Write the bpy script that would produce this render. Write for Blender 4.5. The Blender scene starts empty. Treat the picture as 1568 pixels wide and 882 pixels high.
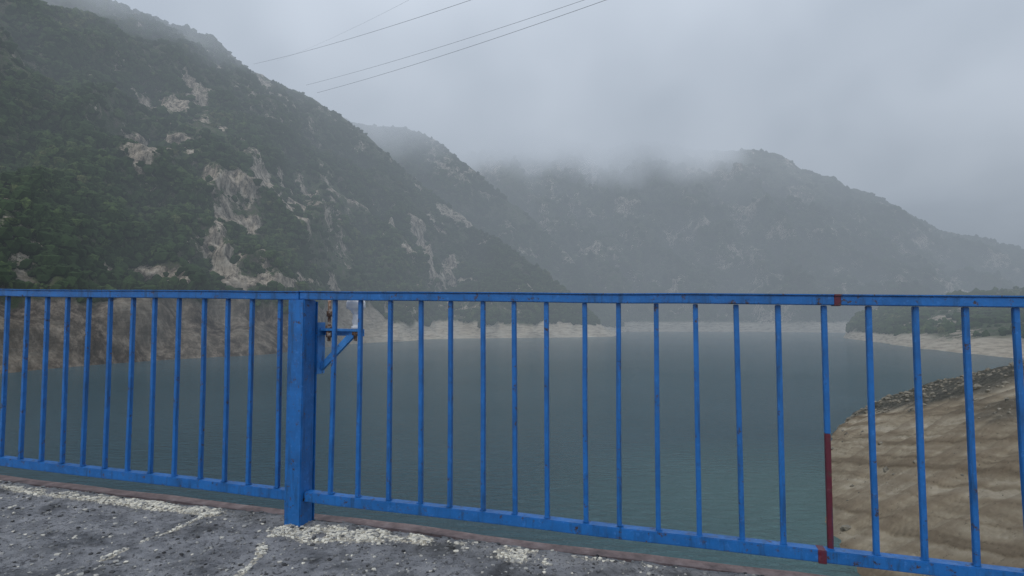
import bpy, math, numpy as np
from mathutils import Vector
rng=np.random.default_rng(7)
scene=bpy.context.scene
CZ=15.0   # camera height above the lake

# ---------------------------------------------------------------- numpy noise
def _h(ix,iy,iz,seed):
    n=(ix*374761393+iy*668265263+iz*2147483647+seed*1274126177)&0xFFFFFFFF
    n=((n^(n>>13))*1274126177)&0xFFFFFFFF
    n=(n^(n>>16))&0xFFFFFFFF
    n=(n*2246822519)&0xFFFFFFFF
    n=(n^(n>>15))&0xFFFFFFFF
    return n.astype(np.float64)/4294967295.0
def vnoise(p,seed=0):
    p=np.asarray(p,dtype=np.float64); f=np.floor(p); i=f.astype(np.int64); t=p-f
    t=t*t*t*(t*(t*6-15)+10)
    r=0
    for dx in (0,1):
        wx=t[:,0] if dx else 1-t[:,0]
        for dy in (0,1):
            wy=t[:,1] if dy else 1-t[:,1]
            for dz in (0,1):
                wz=t[:,2] if dz else 1-t[:,2]
                r=r+wx*wy*wz*_h(i[:,0]+dx,i[:,1]+dy,i[:,2]+dz,seed)
    return r*2-1
def fbm(p,o=4,seed=0,gain=.5):
    a=1;s=0;q=np.array(p,dtype=np.float64);tot=0
    for k in range(o):
        s=s+a*vnoise(q+k*17.3,seed+k*31);tot+=a;a*=gain;q=q*2.03
    return s/tot
def sstep(a,b,x):
    t=np.clip((x-a)/(b-a),0,1);return t*t*(3-2*t)

# ---------------------------------------------------------------- mesh helpers
def mesh_obj(name,verts,faces,mat=None,smooth=False,attrs=None,parent=None):
    me=bpy.data.meshes.new(name)
    verts=np.asarray(verts,dtype=np.float32)
    faces=np.asarray(faces,dtype=np.int32)
    k=faces.shape[1]
    me.vertices.add(len(verts));me.vertices.foreach_set('co',verts.ravel())
    me.loops.add(faces.size);me.loops.foreach_set('vertex_index',faces.ravel())
    me.polygons.add(len(faces))
    me.polygons.foreach_set('loop_start',np.arange(0,faces.size,k,dtype=np.int32))
    me.update(calc_edges=True)
    me.polygons.foreach_set('use_smooth',np.full(len(faces),smooth))
    if attrs:
        for n,a in attrs.items():
            at=me.attributes.new(n,'FLOAT_COLOR','POINT')
            c=np.ones((len(verts),4),dtype=np.float32);c[:,:a.shape[1]]=a
            at.data.foreach_set('color',c.ravel())
    me.validate();me.update()
    o=bpy.data.objects.new(name,me);scene.collection.objects.link(o)
    if mat: me.materials.append(mat)
    if parent: o.parent=parent
    return o
def grid_faces(nu,nv):
    i,j=np.meshgrid(np.arange(nu-1),np.arange(nv-1),indexing='ij')
    a=(i*nv+j).ravel()
    return np.stack([a,a+nv,a+nv+1,a+1],1)
def empty(name):
    e=bpy.data.objects.new(name,None);scene.collection.objects.link(e);e.empty_display_size=.2;return e

# ---------------------------------------------------------------- material helpers
class NT:
    def __init__(s,name):
        s.m=bpy.data.materials.new(name);s.m.use_nodes=True;s.t=s.m.node_tree;s.n=s.t.nodes;s.l=s.t.links
        s.b=s.n['Principled BSDF'];s.out=s.n['Material Output']
    def add(s,t,**k):
        n=s.n.new(t)
        for a,b in k.items():setattr(n,a,b)
        return n
    def link(s,a,b):s.l.new(a,b)
    def geo(s):
        return s.add('ShaderNodeNewGeometry').outputs['Position']
    def noise(s,scale,detail=5,rough=.55,vec=None,dist=0):
        n=s.add('ShaderNodeTexNoise');n.inputs['Scale'].default_value=scale;n.inputs['Detail'].default_value=detail
        n.inputs['Roughness'].default_value=rough;n.inputs['Distortion'].default_value=dist
        s.link(vec or s.geo(),n.inputs['Vector']);return n.outputs['Fac']
    def vor(s,scale,vec=None,out='Distance',feat='F1'):
        n=s.add('ShaderNodeTexVoronoi');n.feature=feat;n.inputs['Scale'].default_value=scale
        s.link(vec or s.geo(),n.inputs['Vector']);return n.outputs[out]
    def mapv(s,scale,rot=(0,0,0)):
        n=s.add('ShaderNodeMapping');n.inputs['Scale'].default_value=scale;n.inputs['Rotation'].default_value=rot
        s.link(s.geo(),n.inputs['Vector']);return n.outputs['Vector']
    def ramp(s,f,stops):
        n=s.add('ShaderNodeValToRGB');e=n.color_ramp.elements
        while len(e)<len(stops):e.new(.5)
        for x,(p,c) in zip(e,stops):
            x.position=p;x.color=(c,c,c,1) if not hasattr(c,'__len__') else (*c,1)
        s.link(f,n.inputs['Fac']);return n.outputs['Color']
    def mix(s,f,a,b,mode='MIX'):
        n=s.add('ShaderNodeMix');n.data_type='RGBA';n.blend_type=mode
        for sock,v in ((n.inputs[0],f),(n.inputs[6],a),(n.inputs[7],b)):
            if isinstance(v,bpy.types.NodeSocket):s.link(v,sock)
            elif hasattr(v,'__len__'):sock.default_value=(*v,1)
            else:sock.default_value=v
        return n.outputs[2]
    def math(s,op,a,b=0,clamp=False):
        n=s.add('ShaderNodeMath');n.operation=op;n.use_clamp=clamp
        for sock,v in ((n.inputs[0],a),(n.inputs[1],b)):
            if isinstance(v,bpy.types.NodeSocket):s.link(v,sock)
            else:sock.default_value=v
        return n.outputs[0]
    def attr(s,name):
        n=s.add('ShaderNodeAttribute');n.attribute_name=name
        q=s.add('ShaderNodeSeparateColor');s.link(n.outputs['Color'],q.inputs[0]);return q.outputs
    def bump(s,h,strength=.5,dist=.1):
        n=s.add('ShaderNodeBump');n.inputs['Strength'].default_value=strength;n.inputs['Distance'].default_value=dist
        s.link(h,n.inputs['Height']);s.link(n.outputs[0],s.b.inputs['Normal']);return n
    def col(s,c):
        if isinstance(c,bpy.types.NodeSocket):s.link(c,s.b.inputs['Base Color'])
        else:s.b.inputs['Base Color'].default_value=(*c,1)
    def rough(s,c):
        if isinstance(c,bpy.types.NodeSocket):s.link(c,s.b.inputs['Roughness'])
        else:s.b.inputs['Roughness'].default_value=c

# hillside: attribute "mask": R rock, G shore band, B dark wet rock
def hill_mat():
    s=NT('hillside_rock_and_scrub')
    m=s.attr('mask')
    green=s.ramp(s.noise(.06,6,.65),[(.3,(.030,.060,.016)),(.5,(.056,.094,.029)),(.7,(.10,.125,.048))])
    patch=s.ramp(s.noise(.25,6,.7),[(.45,0.0),(.62,1.0)])
    green=s.mix(patch,green,(.13,.12,.085))
    vs=s.mapv((1,1,.35))
    rk=s.ramp(s.noise(.30,8,.8,vs),[(.36,(.05,.046,.036)),(.46,(.26,.215,.165)),(.54,(.56,.47,.36)),(.66,(.80,.71,.58))])
    rmask=s.math('ADD',m[0],s.math('MULTIPLY',s.math('SUBTRACT',s.noise(.14,8,.8),.5),1.7))
    rmask=s.ramp(rmask,[(.46,0.),(.57,1.)])
    c=s.mix(rmask,green,rk)
    hs=s.mapv((.25,.25,2.2))
    sh=s.ramp(s.noise(.5,6,.7,hs),[(.3,(.34,.28,.21)),(.5,(.66,.57,.44)),(.7,(.80,.73,.60))])
    dk=s.ramp(s.noise(.3,7,.75,vs),[(.32,(.026,.023,.019)),(.48,(.10,.08,.062)),(.66,(.34,.28,.22))])
    sh=s.mix(m[2],sh,dk)
    c=s.mix(m[1],c,sh)
    s.col(c);s.rough(.95);s.b.inputs['Specular IOR Level'].default_value=.15
    s.bump(s.noise(.9,6,.7),1.,1.8)
    return s.m
HILL=hill_mat()
def shrub_mat():
    s=NT('scrub_foliage')
    a=s.attr('tint')
    c=s.ramp(a[0],[(0.,(.020,.040,.012)),(.5,(.044,.080,.024)),(.85,(.090,.128,.038)),(1.,(.14,.14,.06))])
    c=s.mix(s.ramp(s.noise(1.3,2,.7),[(.35,0.),(.65,1.)]),c,(.026,.044,.016))
    s.col(c);s.rough(.9);s.b.inputs['Specular IOR Level'].default_value=.1
    return s.m
SHRUB=shrub_mat()

# ---------------------------------------------------------------- lofted mountains
def crom(P,u):
    P=np.asarray(P,dtype=float);n=len(P)
    Q=np.vstack([2*P[0]-P[1],P,2*P[-1]-P[-2]])
    i=np.clip(np.floor(u).astype(int),0,n-2);t=(u-i)[:,None]
    a,b,c,d=Q[i],Q[i+1],Q[i+2],Q[i+3]
    return .5*((2*b)+(-a+c)*t+(2*a-5*b+4*c-d)*t*t+(-a+3*b-3*c+d)*t**3)
def ico(sub):
    import bmesh
    bm=bmesh.new();bmesh.ops.create_icosphere(bm,subdivisions=sub,radius=1)
    v=np.array([x.co[:] for x in bm.verts]);f=np.array([[q.index for q in p.verts] for p in bm.faces]);bm.free();return v,f
def scatter_mesh(name,P,S,mat,sub=2,flat=1.0,jit=.35,tint=None,variants=8,parent=None):
    v,f=ico(sub);n=len(P)
    var=[v*(1+jit*rng.uniform(-1,1,(len(v),1))) for _ in range(variants)]
    var=np.array(var);idx=rng.integers(0,variants,n)
    base=var[idx]
    ang=rng.uniform(0,2*math.pi,n);c,s_=np.cos(ang)[:,None],np.sin(ang)[:,None]
    x=base[:,:,0]*c-base[:,:,1]*s_;y=base[:,:,0]*s_+base[:,:,1]*c;z=base[:,:,2]
    sx=S[:,None]
    W=np.stack([x*sx*(rng.uniform(.8,1.3,(n,1))),y*sx,z*sx*flat*rng.uniform(.75,1.3,(n,1))],-1)+P[:,None,:]
    F=(f[None]+(np.arange(n)*len(v))[:,None,None]).reshape(-1,3)
    tint=rng.random(n) if tint is None else tint
    T=np.repeat(tint,len(v))[:,None]*np.ones((1,3))
    return mesh_obj(name,W.reshape(-1,3),F,mat,attrs={'tint':T},parent=parent)

def mountain(name,base,ridge,nu,nv,prof,amp,maskfn,nshrub,ssize,sub,seed,backrun=260,baseZ=-20.):
    base=np.array([(x,y,baseZ) for x,y in base],float);ridge=np.array(ridge,float)
    n=len(base);u=np.linspace(0,n-1,nu);B=crom(base,u);R=crom(ridge,u)
    nb=max(8,nv//6)
    v=np.concatenate([np.linspace(0,1,nv),1+np.linspace(0,1,nb+1)[1:]])
    U,Vv=np.meshgrid(u,v,indexing='ij')
    vf=np.minimum(Vv,1);k=prof(vf)
    Bx=B[:,None,:];Rx=R[:,None,:]
    P=Bx+(Rx-Bx)*vf[...,None];P[...,2]=Bx[...,2]+(Rx[...,2]-Bx[...,2])*k
    back=np.maximum(Vv-1,0)
    outd=(R-B)[:,:2];outd=outd/np.linalg.norm(outd,axis=1,keepdims=True)
    P[...,0]+=outd[:,None,0]*back*backrun;P[...,1]+=outd[:,None,1]*back*backrun
    P[...,2]-=back**1.3*(R[:,None,2]-baseZ+5)
    P=P.reshape(-1,3);vv=Vv.ravel();hh=(R[:,2]-baseZ)[:,None]*np.ones_like(Vv);hh=hh.ravel()
    O=np.repeat(outd,Vv.shape[1],axis=0)
    env=sstep(0,.12,vv)*(1-.75*sstep(.75,1.,vv))*np.clip(hh/120,.05,1)
    g=fbm(np.stack([P[:,0]/55,P[:,1]/90,P[:,2]/130],1),4,seed)
    g2=1-2*np.abs(fbm(np.stack([P[:,0]/30,P[:,1]/45,P[:,2]/70],1),3,seed+5))
    d=amp*env*(g*1.6+(g2-.6)*.75)
    fi=fbm(P/11.,4,seed+9)*np.clip(hh/60,.1,1)*2.6*(sstep(-.02,.05,vv))
    crag=np.maximum(0,fbm(P/np.array([9,9,22.]),3,seed+20))*np.clip(hh/60,.1,1)
    Pn=P.copy()
    Pn[:,0]+=-O[:,0]*(d*.7);Pn[:,1]+=-O[:,1]*(d*.7);Pn[:,2]+=d*.45+fi*.7
    Pn[:,0]-=O[:,0]*fi*.5;Pn[:,1]-=O[:,1]*fi*.5
    M=maskfn(Pn,vv,hh)
    cr=M[:,0:1]*crag[:,None]*9*env[:,None]
    Pn[:,:2]-=O*cr
    Pn[:,2]+=CZ
    o=mesh_obj(name,Pn,grid_faces(nu,len(v)),HILL,True,{'mask':M})
    if nshrub:
        ii=rng.integers(0,nu-1,nshrub*3);jj=(rng.random(nshrub*3)**.9*(nv-2)).astype(int)
        idx=ii*len(v)+jj
        L=len(v)
        a,b_=rng.random((len(idx),1)),rng.random((len(idx),1))
        Q=Pn[idx]*(1-a)*(1-b_)+Pn[idx+1]*(1-a)*b_+Pn[idx+L]*a*(1-b_)+Pn[idx+L+1]*a*b_
        dens=fbm(Q/28.,3,seed+40)*.9+.5
        keep=(M[idx,0]<.36+rng.random(len(idx))*.28)&(M[idx,1]<.35)&(rng.random(len(idx))<dens)&(Q[:,2]>2)
        Q=Q[keep][:nshrub]
        S=ssize*(.4+rng.random(len(Q))**2*1.0);Q[:,2]+=S*.25
        T=np.clip(.45+.5*fbm(Q/40.,3,seed+50)+.22*rng.standard_normal(len(Q)),0,1)
        scatter_mesh('scrub',Q,S,SHRUB,sub,1.0,.35,T,parent=o)
    return o

def gauss(P,c,r):
    return np.exp(-(((P[:,0]/P[:,1]-c[0])/r[0])**2+((P[:,2]/P[:,1]-c[1])/r[1])**2))
def maskA(P,vv,hh):
    n=fbm(P/np.array([14,14,34.]),5,77);z=P[:,2]+CZ
    r=.27+.60*n
    # bare crags, (bearing, slope-angle) of each outcrop on the near mountain
    for c,rr,w in (((-.510,.125),(.022,.060),.95),((-.450,.238),(.05,.024),.85),((-.455,.16),(.015,.03),.8),
                   ((-.60,.31),(.07,.018),.45),((-.66,.295),(.03,.02),.45),((-.16,.16),(.06,.05),.3),((-.40,.20),(.07,.03),.3),
                   ((-.13,.12),(.05,.04),.35),((-.56,.40),(.12,.03),.25),((-.62,.08),(.05,.012),.9),((-.45,.063),(.12,.010),1.)):
        r+=w*gauss(P,c,rr)*(.65+1.3*n)
    left=1-sstep(-105,-70,P[:,0])
    lim=11.5+left*13+5*n*(1+2*left)
    s=1-sstep(lim-2,lim+1.5,z)
    return np.stack([np.clip(r,0,1),s,left*np.clip(.85-n*.5,0,1)],1)
def maskF(shore,dark=0.,r0=.29):
    def f(P,vv,hh):
        n=fbm(P/np.array([32,32,40.]),5,99);z=P[:,2]+CZ
        r=r0+.62*n;s=1-sstep(shore-2,shore+1,z+2*n)
        return np.stack([np.clip(r,0,1),s,np.full_like(s,dark)],1)
    return f
pf=lambda v:.62*v+.38*np.clip(v,0,1)**2+.10*np.sin(np.pi*v)
mountain('mountain',
 [(-170,60),(-150,105),(-135,152),(-133,172),(-127,191),(-116,212),(-100,231),(-96,262),(-89,335),(-69,372),(-40,420),(-2,433),(33,440),(59,450),(80,463)],
 [(-420,150,260),(-370,290,250),(-337,380,243),(-310,400,236),(-286,430,231),(-258,470,233),(-226,520,222),(-206,560,221),(-159,600,195),(-111,600,155),(-55,580,107),(-2,550,67),(39,520,34),(66,492,4),(84,468,-19)],
 760,330,pf,20,maskA,28000,2.1,1,3)
mountain('mountain',
 [(u*590,590) for u in (-.45,-.367,-.2877,-.2084,-.1574,-.095,-.027,.052,.12)]+[(112,600)],
 [(-330,720,300),(-264,720,280),(-207,720,250),(-150,720,241),(-113,720,232),(-68,720,202),(-20,720,162),(37,710,112),(86,690,55),(128,640,-14)],
 360,170,pf,20,maskF(7),6500,2.8,1,13)
mountain('mountain',
 [(-250,640),(-75,650),(-17,655),(48,650),(106,645),(157,640),(214,640),(287,625),(325,600),(370,590),(400,560),(452,560),(530,560)],
 [(-322,1000,389),(-118,1000,342),(-27,1000,324),(75,1000,316),(165,1000,301),(245,1000,312),(335,1000,297),(448,1000,293),(516,1000,258),(607,1000,223),(666,1000,200),(754,1000,156),(888,1000,120)],
 520,220,pf,34,maskF(11),9000,3.2,1,23,400)
mountain('mountain',
 [(246,436),(229,384),(213,335),(198,297),(174,230),(162,182),(160,130)],
 [(257,452,-18),(268,450,0),(286,450,8),(300,450,13),(339,450,18),(400,450,24),(470,430,32)],
 240,110,pf,4,maskF(6,.1),2600,2.2,1,33)

# ---------------------------------------------------------------- near sandy bank
def bank():
    low=np.array([(11,8,-17),(13.3,22,-17),(17.0,34,-17),(20.4,43,-17),(25.8,53,-17),(33.0,66,-17),(40.6,77,-17),(43.0,79.5,-17.5)],float)
    up=np.array([(75,0,8),(70,14,6),(66,26,4),(62,38,2),(59,50,-.5),(60,68,-5.2),(48.5,74.5,-10.2),(44.0,80.5,-17)],float)
    nu,nv,nb=560,360,60
    u=np.linspace(0,7,nu);B=crom(low,u);R=crom(up,u)
    v=np.concatenate([np.linspace(0,1,nv),1+np.linspace(0,1,nb+1)[1:]])
    U,V=np.meshgrid(u,v,indexing='ij');vf=np.minimum(V,1)
    P=B[:,None]+(R-B)[:,None]*vf[...,None]
    P[...,2]=B[:,None,2]+(R-B)[:,None,2]*(vf+.16*np.sin(np.pi*vf))
    bk=np.maximum(V-1,0);P[...,0]+=bk*18;P[...,1]+=bk*38;P[...,2]-=bk*(R[:,None,2]+19)
    P=P.reshape(-1,3);vv=V.ravel()
    e=sstep(0,.08,vv)*sstep(0,.5,7.0-U.ravel())
    n1=fbm(P/6,5,201);n2=fbm(P/.9,4,207)
    # thin eroded beds that dip down towards the water
    bed=P[:,2]+P[:,1]*.22+n1*.5
    st2=fbm(np.stack([bed*2.2,P[:,1]*.04,P[:,0]*.04],1),5,233,.65)
    run=fbm(np.stack([U.ravel()*7+vv*2,vv*.8,0*vv],1),5,241)
    P[:,2]+=e*(n1*.6+n2*.14+run*.25);P[:,0]+=e*(n2*.12+st2*.28)
    rim=sstep(.36,.47,vv+n1*.14+run*.06)*sstep(2.2,4.6,U.ravel()+n1)
    M=np.stack([rim,np.clip(.5+run*.9,0,1),np.clip(.5+st2*.9,0,1)],1)
    P[:,2]+=CZ
    s=NT('sandy_earth');m=s.attr('mask')
    lay=s.ramp(m[2],[(.22,(.24,.19,.13)),(.42,(.38,.31,.215)),(.6,(.46,.385,.275)),(.8,(.56,.485,.365))])
    lay=s.mix(s.ramp(m[1],[(.5,0.),(.75,.5)]),lay,(.27,.21,.145))
    lay=s.mix(s.ramp(s.noise(.9,7,.75,s.mapv((.35,.35,2.2))),[(.44,0.),(.70,.6)]),lay,(.24,.185,.125))
    lay=s.mix(s.ramp(s.noise(2.4,6,.8),[(.60,0.),(.65,.75)]),lay,(.10,.085,.06))
    rub=s.ramp(s.noise(1.8,8,.8),[(.3,(.035,.035,.03)),(.5,(.10,.097,.08)),(.72,(.25,.23,.19))])
    s.col(s.mix(m[0],lay,rub));s.rough(.95);s.b.inputs['Specular IOR Level'].default_value=.15
    s.bump(s.noise(3,8,.8),1.,.35)
    o=mesh_obj('sandy_bank',P,grid_faces(nu,len(v)),s.m,True,{'mask':M})
    k=rng.integers(0,len(P),6000);k=k[(vv[k]>.05)&(vv[k]<1.1)&((rng.random(6000)<.08)|(rim[k]>.4))]
    S=.05+rng.random(len(k))**4*.32
    t=NT('stone');t.col(t.ramp(t.noise(3,4),[(.3,(.08,.075,.06)),(.7,(.28,.25,.19))]));t.rough(.9)
    scatter_mesh('stones',P[k],S,t.m,1,.7,.3,parent=o)
bank()

# ---------------------------------------------------------------- lake
def lake():
    s=NT('lake_water')
    c=s.ramp(s.noise(.012,3,.5),[(.35,(.100,.200,.245)),(.65,(.130,.235,.285))])
    # silt-clouded shallows off the sandy bank
    vd=s.add('ShaderNodeVectorMath');vd.operation='DISTANCE';s.link(s.geo(),vd.inputs[0]);vd.inputs[1].default_value=(28,44,0)
    mr=s.add('ShaderNodeMapRange');mr.inputs[1].default_value=6;mr.inputs[2].default_value=30;mr.inputs[3].default_value=.85;mr.inputs[4].default_value=0;s.link(vd.outputs['Value'],mr.inputs[0])
    c=s.mix(mr.outputs[0],c,(.20,.37,.37))
    s.col(c);s.b.inputs['IOR'].default_value=1.33
    s.rough(.13)
    w1=s.noise(.55,6,.62,s.mapv((1,2.4,1),(0,0,.35)),.6)
    w2=s.noise(2.6,4,.6,s.mapv((1,1.8,1),(0,0,-.3)),.4)
    w3=s.noise(.05,3,.5)
    h=s.math('ADD',w1,s.math('MULTIPLY',w2,.3))
    h=s.math('MULTIPLY',h,s.math('ADD',.45,w3))
    s.bump(h,1.,4.5)
    v=[(-1500,-1200,0),(1900,-1200,0),(1900,2600,0),(-1500,2600,0)]
    mesh_obj('lake',v,[(0,1,2,3)],s.m)
lake()

# ---------------------------------------------------------------- dam crest in rail-local coordinates
P0=np.array([0,2.58,CZ]);ES=np.array([.9645,-.264,-.0183]);EN=np.array([.264,.9645,0.])
def W(s,n,z):
    s,n,z=[np.asarray(q,float) for q in (s,n,z)]
    return P0+s[...,None]*ES+n[...,None]*EN+z[...,None]*np.array([0,0,1.])
DZ=-1.02
def deck():
    ss=np.concatenate([np.linspace(-30,-3.6,40),np.linspace(-3.6,1.9,700)[1:],np.linspace(1.9,30,40)[1:]])
    nn=np.concatenate([np.linspace(-9,-1.3,14),np.linspace(-1.3,.10,190)[1:]])
    S,N=np.meshgrid(ss,nn,indexing='ij');s=S.ravel();n=N.ravel()
    q=np.stack([s,n,0*s],1)
    rough=fbm(q*9,5,301)
    big=fbm(q*2.2,3,311)
    edge=fbm(q*np.array([14,3,1]),4,317)
    pale=np.zeros_like(s)
    for cs,cn,rs,rn,w in ((-1.95,.0,.32,.055,1.),(-1.6,-.02,.16,.035,.6),(-.93,-.13,.17,.07,1.),(-.68,-.04,.16,.06,1.),(-.42,.0,.15,.05,.6),
                          (.03,-.04,.11,.06,.95),(.5,.02,.10,.04,.9),(-2.6,-.02,.4,.05,.8),(1.0,.02,.2,.04,.6),(.1,.03,.25,.03,.5)):
        pale+=w*np.exp(-((s-cs)/rs)**2-((n-cn)/rn)**2)
    j1=np.exp(-((s+1.0+.05*fbm(q*5,2,330)+.25*(n+.45))/.022)**2)*sstep(-1.3,-.6,n)
    j2=np.exp(-((s+1.57+.04*fbm(q*5,2,331))/.014)**2)
    j3=np.exp(-((s-.15+.04*fbm(q*5,2,334))/.015)**2)
    pale=np.clip(pale*(1+rough*2.2)+np.maximum(j1,j2)*.75*(1+rough*2)+j3*.3,0,1)
    pit=np.maximum(0,-fbm(q*24,3,340)-.15)
    z=DZ+.006*rough+.010*big-.016*pit+pale*.006-.02*sstep(.03,.1,n)*(edge+.6)
    n2=n+np.where(n>.08,edge*.03,0)
    P=W(s,n2,z)
    M=np.stack([pale,np.clip(.5+big,0,1),np.clip(.5+rough,0,1)],1)
    m=NT('weathered_concrete');a=m.attr('mask')
    base=m.ramp(m.noise(7,7,.7),[(.3,(.13,.132,.138)),(.5,(.26,.26,.268)),(.72,(.42,.415,.42))])
    agd=m.ramp(m.vor(120),[(.18,1.),(.34,0.)])
    agm=m.math('MULTIPLY',agd,m.ramp(m.noise(55,2),[(.48,0.),(.56,1.)]))
    c=m.mix(agm,base,m.ramp(m.noise(200,1),[(.3,(.12,.12,.12)),(.7,(.66,.65,.62))]))
    c=m.mix(m.ramp(m.noise(3.2,5,.7),[(.50,0.),(.66,.85)]),c,(.045,.045,.045))
    c=m.mix(m.ramp(m.noise(38,5,.8),[(.54,0.),(.60,.9)]),c,(.05,.05,.052))
    pm=m.math('ADD',a[0],m.math('MULTIPLY',m.math('SUBTRACT',m.noise(60,5,.75),.5),1.4))
    pm=m.ramp(pm,[(.36,0.),(.46,1.)])
    c=m.mix(pm,c,m.ramp(m.noise(90,4,.7),[(.3,(.24,.21,.165)),(.5,(.56,.51,.41)),(.7,(.74,.69,.58))]))
    m.col(c);m.rough(m.ramp(m.noise(3.2,5,.7),[(.40,.78),(.62,.35)]))
    m.bump(m.math('ADD',m.noise(70,7,.8),m.math('MULTIPLY',agm,.4)),.9,.018)
    top=mesh_obj('dam_crest_pavement',P,grid_faces(len(ss),len(nn)),m.m,True,{'mask':M})
    N_=12000
    k=rng.choice(len(s),N_,p=(lambda w:w/w.sum())(np.where((s>-3.5)&(s<1.9)&(n>-1.2),(pale**2*3+.10),0)))
    Pk=P[k]+np.stack([rng.uniform(-.004,.004,N_),rng.uniform(-.004,.004,N_),rng.uniform(0,.002,N_)],1)
    Sz=.0022+rng.random(N_)**3*.009
    T=np.clip(np.where(pale[k]>.25,.8,.35)+.3*rng.standard_normal(N_),0,1)
    g=NT('crumbled_chips');ga=g.attr('tint');g.col(g.ramp(ga[0],[(0.,(.03,.03,.03)),(.45,(.22,.22,.215)),(1.,(.70,.66,.55))]));g.rough(.8)
    scatter_mesh('chips',Pk,Sz,g.m,1,.6,.35,T,parent=top)
    c2=NT('dam_concrete');c2.col(c2.ramp(c2.noise(.8,6),[(.3,(.10,.10,.095)),(.7,(.22,.215,.2))]));c2.rough(.9)
    prof=[(-9,DZ-.03),(.085,DZ-.035),(.085,DZ-.16),(.05,DZ-1.0),(.05,-18),(-9,-18)]
    V=[]
    for x in (-30,30):
        V+= [W(x,a_,b_) for a_,b_ in prof]
    L=len(prof)
    F=[(i,(i+1)%L,(i+1)%L+L,i+L) for i in range(L)]
    mesh_obj('dam_wall',V,F,c2.m)
    r=NT('reddish_steel_channel');r.col(r.ramp(r.noise(14,6,.7),[(.3,(.07,.045,.04)),(.5,(.18,.12,.108)),(.72,(.30,.23,.21))]));r.rough(.55);r.bump(r.noise(60,5),.5,.004)
    xs=np.linspace(-30,30,1200);pr=[(.125,-.30),(.125,-.030),(.130,-.020),(.205,-.020),(.210,-.026),(.210,-.12),(.20,-.12),(.20,-.30)]
    X,K=np.meshgrid(xs,np.arange(len(pr)),indexing='ij');pr=np.array(pr)
    w=.008*fbm(np.stack([X.ravel()*1.5,K.ravel()*.1,0*X.ravel()],1),3,400)
    V=W(X.ravel(),pr[K.ravel(),0]+w,DZ+pr[K.ravel(),1]+w)
    mesh_obj('steel_channel',V,grid_faces(len(xs),len(pr)),r.m)
deck()

# ---------------------------------------------------------------- railing
def paint(name,blue=(.012,.142,.43),red=0):
    s=NT(name)
    c=s.mix(s.ramp(s.noise(9,5,.7),[(.35,0.),(.7,1.)]),blue,tuple(q*.65 for q in blue))
    c=s.mix(s.ramp(s.noise(45,4,.7),[(.58,0.),(.68,.5)]),c,tuple(min(1,q*1.25+.04) for q in blue))
    drip=s.ramp(s.noise(30,5,.7,s.mapv((1,1,.12))),[(.53,0.),(.66,.6)])
    c=s.mix(drip,c,(.012,.045,.095))
    ru=s.ramp(s.noise(28,7,.8),[(.58,0.),(.63,1.)])
    c=s.mix(ru,c,s.ramp(s.noise(80,3),[(.35,(.012,.012,.014)),(.65,(.09,.045,.03))]))
    s.col(c);s.rough(s.ramp(s.noise(30,4),[(.3,.28),(.7,.55)]))
    s.bump(s.math('ADD',s.noise(130,4,.6),s.math('MULTIPLY',ru,-.6)),.35,.003)
    return s.m
BLUE=paint('blue_paint');RED=paint('red_paint',(.12,.014,.028))
import bmesh
def box(name,s0,s1,n0,n1,z0,z1,mat,parent,bev=.003,segs=1,wob=0.,sh=(0,0)):
    """box in rail coords, subdivided along its longest axis, bevelled; sh = (ds,dn) lean at the bottom"""
    bm=bmesh.new();bmesh.ops.create_cube(bm,size=1)
    for v in bm.verts:
        v.co=Vector(((s0+s1)/2+v.co.x*(s1-s0),(n0+n1)/2+v.co.y*(n1-n0),(z0+z1)/2+v.co.z*(z1-z0)))
    if bev:bmesh.ops.bevel(bm,geom=bm.edges[:],offset=bev,segments=2,affect='EDGES')
    if segs>1:
        ax=0 if (s1-s0)>(z1-z0) else 2
        ed=[e for e in bm.edges if abs(e.verts[0].co[ax]-e.verts[1].co[ax])>.6*max(s1-s0,z1-z0)]
        bmesh.ops.subdivide_edges(bm,edges=ed,cuts=segs)
    q=np.array([v.co[:] for v in bm.verts])
    if wob:
        key=q[:,0:1] if (s1-s0)>(z1-z0) else q[:,2:3]
        c=np.hstack([key*2.5,np.full_like(key,s0*3.1),np.zeros_like(key)])
        dn=vnoise(c,5)*wob;ds=vnoise(c+50,6)*wob
        q[:,1]+=dn
        if (s1-s0)>(z1-z0):q[:,2]+=ds
        else:q[:,0]+=ds
    if sh[0] or sh[1]:
        f=(z1-q[:,2])/(z1-z0);q[:,0]+=f*sh[0];q[:,1]+=f*sh[1]
    w=W(q[:,0],q[:,1],q[:,2])
    for v,c in zip(bm.verts,w):v.co=c
    bm.normal_update()
    me=bpy.data.meshes.new(name);bm.to_mesh(me);bm.free();me.materials.append(mat)
    o=bpy.data.objects.new(name,me);scene.collection.objects.link(o);o.parent=parent
    return o
rail=empty('blue_metal_railing')
TOP=.1147;BT=-.857
posts=[-8.04,-4.56,-1.08,2.40,5.88]
for i,p in enumerate(posts):
    box(f'post_{i}',p-.045,p+.045,-.05,.05,DZ-.03,TOP-.043,BLUE,rail,.004,12,.002)
    box(f'post_rib_{i}',p-.010,p+.050,.052,.060,DZ-.03,TOP-.05,BLUE,rail,.002)
for i,(a,b) in enumerate(zip(posts[:-1],posts[1:])):
    box(f'top_rail_{i}',a+.001,b-.001,-.026,.026,TOP-.042,TOP-.006,BLUE,rail,.003,40,.002)
    box(f'top_cap_{i}',a+.001,b-.001,-.032,.032,TOP-.0055,TOP,BLUE,rail,.0015,40,.002)
    box(f'bottom_rail_{i}',a+.046,b-.046,-.026,.026,BT-.046,BT,BLUE,rail,.003,40,.002)
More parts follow.
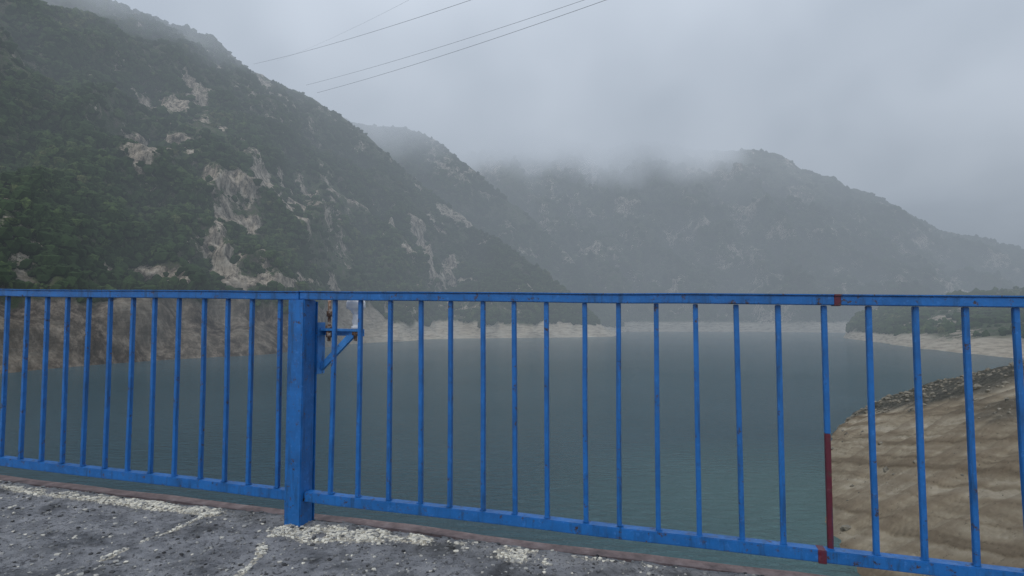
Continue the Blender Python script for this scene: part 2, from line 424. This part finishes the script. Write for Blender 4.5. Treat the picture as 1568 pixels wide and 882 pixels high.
known=[-2.139,-1.990,-1.829,-1.666,-1.519,-1.371,-1.205,-.8965,-.754,-.5945,-.440,-.2934,-.135,.012,.158,.325,.470,.6266,.783,.939,1.095,1.259,1.414]
allb=known+[1.57,1.73,1.885,2.04,2.20]+[-2.30,-2.452,-2.61,-2.765,-2.92,-3.075,-3.23,-3.385,-3.54,-3.70,-3.855,-4.01,-4.17,-4.33]
allb+=list(np.arange(2.6,5.75,.155))+list(np.arange(-7.85,-4.7,.155))
for i,s0 in enumerate(allb):
    j=rng.uniform(-.006,.006);w=.0098
    if abs(s0-1.259)<.01:
        box(f'bar_{i}',s0-w,s0+w,-w,w,-.42,TOP-.0425,BLUE,rail,.002)
        box(f'bar_red_{i}',s0-w,s0+w,-w,w,BT,-.4201,RED,rail,.002)
    else:
        box(f'bar_{i}',s0-w,s0+w,-w,w,BT+.0005,TOP-.0425,BLUE,rail,.002,14,.0022,(j,0))
box('red_patch_top',1.290,1.314,-.0285,.0285,TOP-.044,TOP-.0058,RED,rail,.002)
box('red_patch_cap',1.290,1.314,-.0335,.0335,TOP-.0056,TOP+.001,RED,rail,.0005)
box('red_patch_bottom',1.210,1.240,-.0285,.0285,BT-.048,BT+.002,RED,rail,.002)
for i,s0 in enumerate(allb):
    if -3.6<s0<2.3:
        box(f'weld_{i}',s0-.013,s0+.013,-.0125,.0125,BT,BT+.006,BLUE,rail,.0025)

# ---------------------------------------------------------------- insulator bracket on the post
br=empty('insulator_bracket')
def tube(name,pts,r,mat,parent,n=12):
    pts=np.array(pts,float);V=[];m=len(pts)
    rr=np.full(m,r) if np.isscalar(r) else np.array(r,float)
    d0=pts[-1]-pts[0];d0/=np.linalg.norm(d0)
    a=np.cross(d0,[0.,1,.1]);
    if np.linalg.norm(a)<.1:a=np.cross(d0,[1.,0,0])
    a/=np.linalg.norm(a);b=np.cross(d0,a)
    for p,q in zip(pts,rr):
        for k in range(n):
            t=2*math.pi*k/n;V.append(p+q*(math.cos(t)*a+math.sin(t)*b))
    F=[(i*n+k,i*n+(k+1)%n,(i+1)*n+(k+1)%n,(i+1)*n+k) for i in range(m-1) for k in range(n)]
    return mesh_obj(name,V,F,mat,True,parent=parent)
LB=paint('bracket_blue_paint',(.06,.28,.68))
RUST=NT('rusty_steel');RUST.col(RUST.ramp(RUST.noise(60,5),[(.3,(.05,.03,.02)),(.5,(.22,.12,.07)),(.65,(.55,.48,.40))]));RUST.rough(.8)
WHT=NT('white_porcelain');WHT.col(WHT.ramp(WHT.noise(40,4),[(.3,(.78,.78,.77)),(.6,(.88,.88,.88))]));WHT.rough(.3)
a0=-1.034
box('arm',a0,a0+.225,.08,.125,-.082,-.070,LB,br,.001)
box('arm_lip',a0,a0+.225,.126,.132,-.106,-.070,LB,br,.001)
def strut():
    bm=bmesh.new()
    p=[(a0+.004,-.245),(a0+.004,-.285),(a0+.185,-.108),(a0+.185,-.083),(a0+.165,-.083)]
    lo=[bm.verts.new(W(s,.095,z)) for s,z in p];hi=[bm.verts.new(W(s,.118,z)) for s,z in p]
    bm.faces.new(lo);bm.faces.new(hi[::-1]);L=len(p)
    for i in range(L):bm.faces.new((lo[i],hi[i],hi[(i+1)%L],lo[(i+1)%L]))
    bmesh.ops.recalc_face_normals(bm,faces=bm.faces[:])
    me=bpy.data.meshes.new('strut');bm.to_mesh(me);bm.free();me.materials.append(LB)
    o=bpy.data.objects.new('strut',me);scene.collection.objects.link(o);o.parent=br
strut()
box('wall_plate',a0-.010,a0+.002,.062,.13,-.30,-.04,LB,br,.002)
def stack(name,s,n,prof,mat):
    prof=prof[::-1]   # bottom to top, so the surface normals face outwards
    pts=[W(s,n,z) for z,_ in prof];return tube(name,pts,[r for _,r in prof],mat,br,20)
stack('rusty_bolt',a0+.042,.102,[(.075,.0),(.075,.008),(.02,.008),(.02,.014),(-.01,.014),(-.01,.008),(-.055,.008),(-.055,.018),(-.069,.018),(-.069,.008),(-.082,.008),(-.083,.015),(-.115,.015),(-.115,.008),(-.135,.008),(-.135,0)],RUST.m)
stack('insulator_cap',a0+.192,.102,[(.085,.0),(.083,.030),(.076,.042),(.062,.047),(.040,.048),(.032,.042),(.026,.026),(.014,.022),(.006,.016),(.006,0)],WHT.m)
stack('insulator_pin',a0+.192,.102,[(.008,.014),(-.02,.015),(-.03,.019),(-.045,.014),(-.055,.014),(-.055,.021),(-.069,.021),(-.069,.008)],WHT.m)
stack('insulator_nut',a0+.192,.102,[(-.083,.0),(-.083,.017),(-.100,.017),(-.100,.008),(-.13,.008),(-.13,0)],RUST.m)

# ---------------------------------------------------------------- overhead power lines
CAB=NT('cable');CAB.col((.05,.05,.055));CAB.rough(.6)
pl=empty('power_line')
def cable(name,a,b,r,sag):
    a=np.array(a,float);b=np.array(b,float);t=np.linspace(0,1.9,70)[:,None]
    p=a+(b-a)*t;p[:,2]+= -sag*(1-(2*t[:,0]/1.9-1)**2)+CZ
    tube(name,p,r,CAB.m,pl,6)
cable('cable_1',(-229,500,225),(-22,300,178),.11,8)
cable('cable_2',(-184,505,208),(41.5,300,179),.11,8)
cable('cable_3',(-174,505,201),(49,298,176.5),.13,8)
cable('cable_4',(-225,540,246),(-44,300,184),.04,8)

# ---------------------------------------------------------------- haze & low cloud: absorbing mist with added emission standing in for scattered skylight
def vol_box(name,lo,hi,mat):
    x0,y0,z0=lo;x1,y1,z1=hi
    v=[(x0,y0,z0),(x1,y0,z0),(x1,y1,z0),(x0,y1,z0),(x0,y0,z1),(x1,y0,z1),(x1,y1,z1),(x0,y1,z1)]
    f=[(0,3,2,1),(4,5,6,7),(0,1,5,4),(1,2,6,5),(2,3,7,6),(3,0,4,7)]
    return mesh_obj(name,v,f,mat)
def mist(name,L):
    s=NT(name);s.n.remove(s.b)
    ab=s.add('ShaderNodeVolumeAbsorption');ab.inputs['Color'].default_value=(0,0,0,1)
    em=s.add('ShaderNodeEmission')
    if isinstance(L,tuple):em.inputs['Color'].default_value=(*L,1)
    ad=s.add('ShaderNodeAddShader');s.link(ab.outputs[0],ad.inputs[0]);s.link(em.outputs[0],ad.inputs[1]);s.link(ad.outputs[0],s.out.inputs['Volume'])
    def dens(d):
        for k in (ab.inputs['Density'],em.inputs['Strength']):
            if isinstance(d,bpy.types.NodeSocket):s.link(d,k)
            else:k.default_value=d
    return s,dens,em
hz,dn,_=mist('rain_haze',(.262,.303,.350));dn(.0017)
vol_box('rain_haze',(-900,150,-1),(1300,1500,184.9),hz.m)
cl,dn,em=mist('low_cloud',None)
cl.link(cl.ramp(cl.noise(.0045,3,.6),[(.32,(.44,.51,.61)),(.68,(.78,.86,.98))]),em.inputs['Color'])
sep=cl.add('ShaderNodeSeparateXYZ');cl.link(cl.geo(),sep.inputs[0])
nz=cl.noise(.006,2,.55)
zz=cl.math('ADD',sep.outputs[2],cl.math('MULTIPLY',cl.math('SUBTRACT',nz,.5),200))
def off(sock,a,b,c,d):
    global zz
    xo=cl.add('ShaderNodeMapRange');xo.inputs[1].default_value=a;xo.inputs[2].default_value=b;xo.inputs[3].default_value=c;xo.inputs[4].default_value=d;cl.link(sock,xo.inputs[0])
    zz=cl.math('ADD',zz,xo.outputs[0])
off(sep.outputs[0],230,450,0,-110)
off(sep.outputs[0],-330,-220,40,0)
mr=cl.add('ShaderNodeMapRange');mr.inputs[1].default_value=203;mr.inputs[2].default_value=310;mr.inputs[3].default_value=.0011;mr.inputs[4].default_value=.020;cl.link(zz,mr.inputs[0])
dn(mr.outputs[0])
vol_box('low_cloud',(-900,330,185.1),(1300,1500,420),cl.m)

# ---------------------------------------------------------------- world
w=bpy.data.worlds.new('World');scene.world=w;w.use_nodes=True;t=w.node_tree;N=t.nodes;L=t.links
bg=N['Background']
sky=N.new('ShaderNodeTexSky');sky.sky_type='NISHITA';sky.sun_disc=False
sky.sun_elevation=math.radians(50);sky.sun_rotation=math.radians(30)
tc=N.new('ShaderNodeTexCoord');sp=N.new('ShaderNodeSeparateXYZ');L.new(tc.outputs['Generated'],sp.inputs[0])
def M(op,a,b):
    n=N.new('ShaderNodeMath');n.operation=op
    for s_,v in zip(n.inputs,(a,b)):
        if isinstance(v,bpy.types.NodeSocket):L.new(v,s_)
        else:s_.default_value=v
    return n.outputs[0]
zc=M('ADD',M('MAXIMUM',sp.outputs[2],0.),.22)
cb=N.new('ShaderNodeCombineXYZ');L.new(M('DIVIDE',sp.outputs[0],zc),cb.inputs[0]);L.new(M('DIVIDE',sp.outputs[1],zc),cb.inputs[1])
n1=N.new('ShaderNodeTexNoise');n1.inputs['Scale'].default_value=1.5;n1.inputs['Detail'].default_value=6;n1.inputs['Roughness'].default_value=.5;n1.inputs['Distortion'].default_value=.3
L.new(cb.outputs[0],n1.inputs['Vector'])
rp=N.new('ShaderNodeValToRGB');e=rp.color_ramp.elements
e[0].position=.34;e[0].color=(.42,.49,.61,1);e[1].position=.68;e[1].color=(.94,1.05,1.2,1)
x=e.new(.5);x.color=(.66,.745,.89,1)
L.new(n1.outputs['Fac'],rp.inputs[0])
sk=N.new('ShaderNodeVectorMath');sk.operation='SCALE';L.new(sky.outputs[0],sk.inputs[0]);sk.inputs['Scale'].default_value=.08
mx=N.new('ShaderNodeMix');mx.data_type='RGBA';mx.inputs[0].default_value=.92
L.new(sk.outputs[0],mx.inputs[6]);L.new(rp.outputs[0],mx.inputs[7]);L.new(mx.outputs[2],bg.inputs[0]);bg.inputs[1].default_value=1.0

sun=bpy.data.lights.new('sun','SUN');sun.energy=1.1;sun.angle=math.radians(20);sun.color=(1,.97,.93)
so=bpy.data.objects.new('sun',sun);scene.collection.objects.link(so);so.rotation_euler=(math.radians(40),0,math.radians(-30))

cam=bpy.data.cameras.new('camera');co=bpy.data.objects.new('camera',cam);scene.collection.objects.link(co)
co.location=(0,0,CZ);co.rotation_euler=(math.radians(93),0,0);cam.sensor_width=36;cam.lens=36*883/1568
cam.clip_start=.05;cam.clip_end=6000;scene.camera=co
scene.view_settings.view_transform='Standard';scene.view_settings.look='None';scene.view_settings.exposure=0
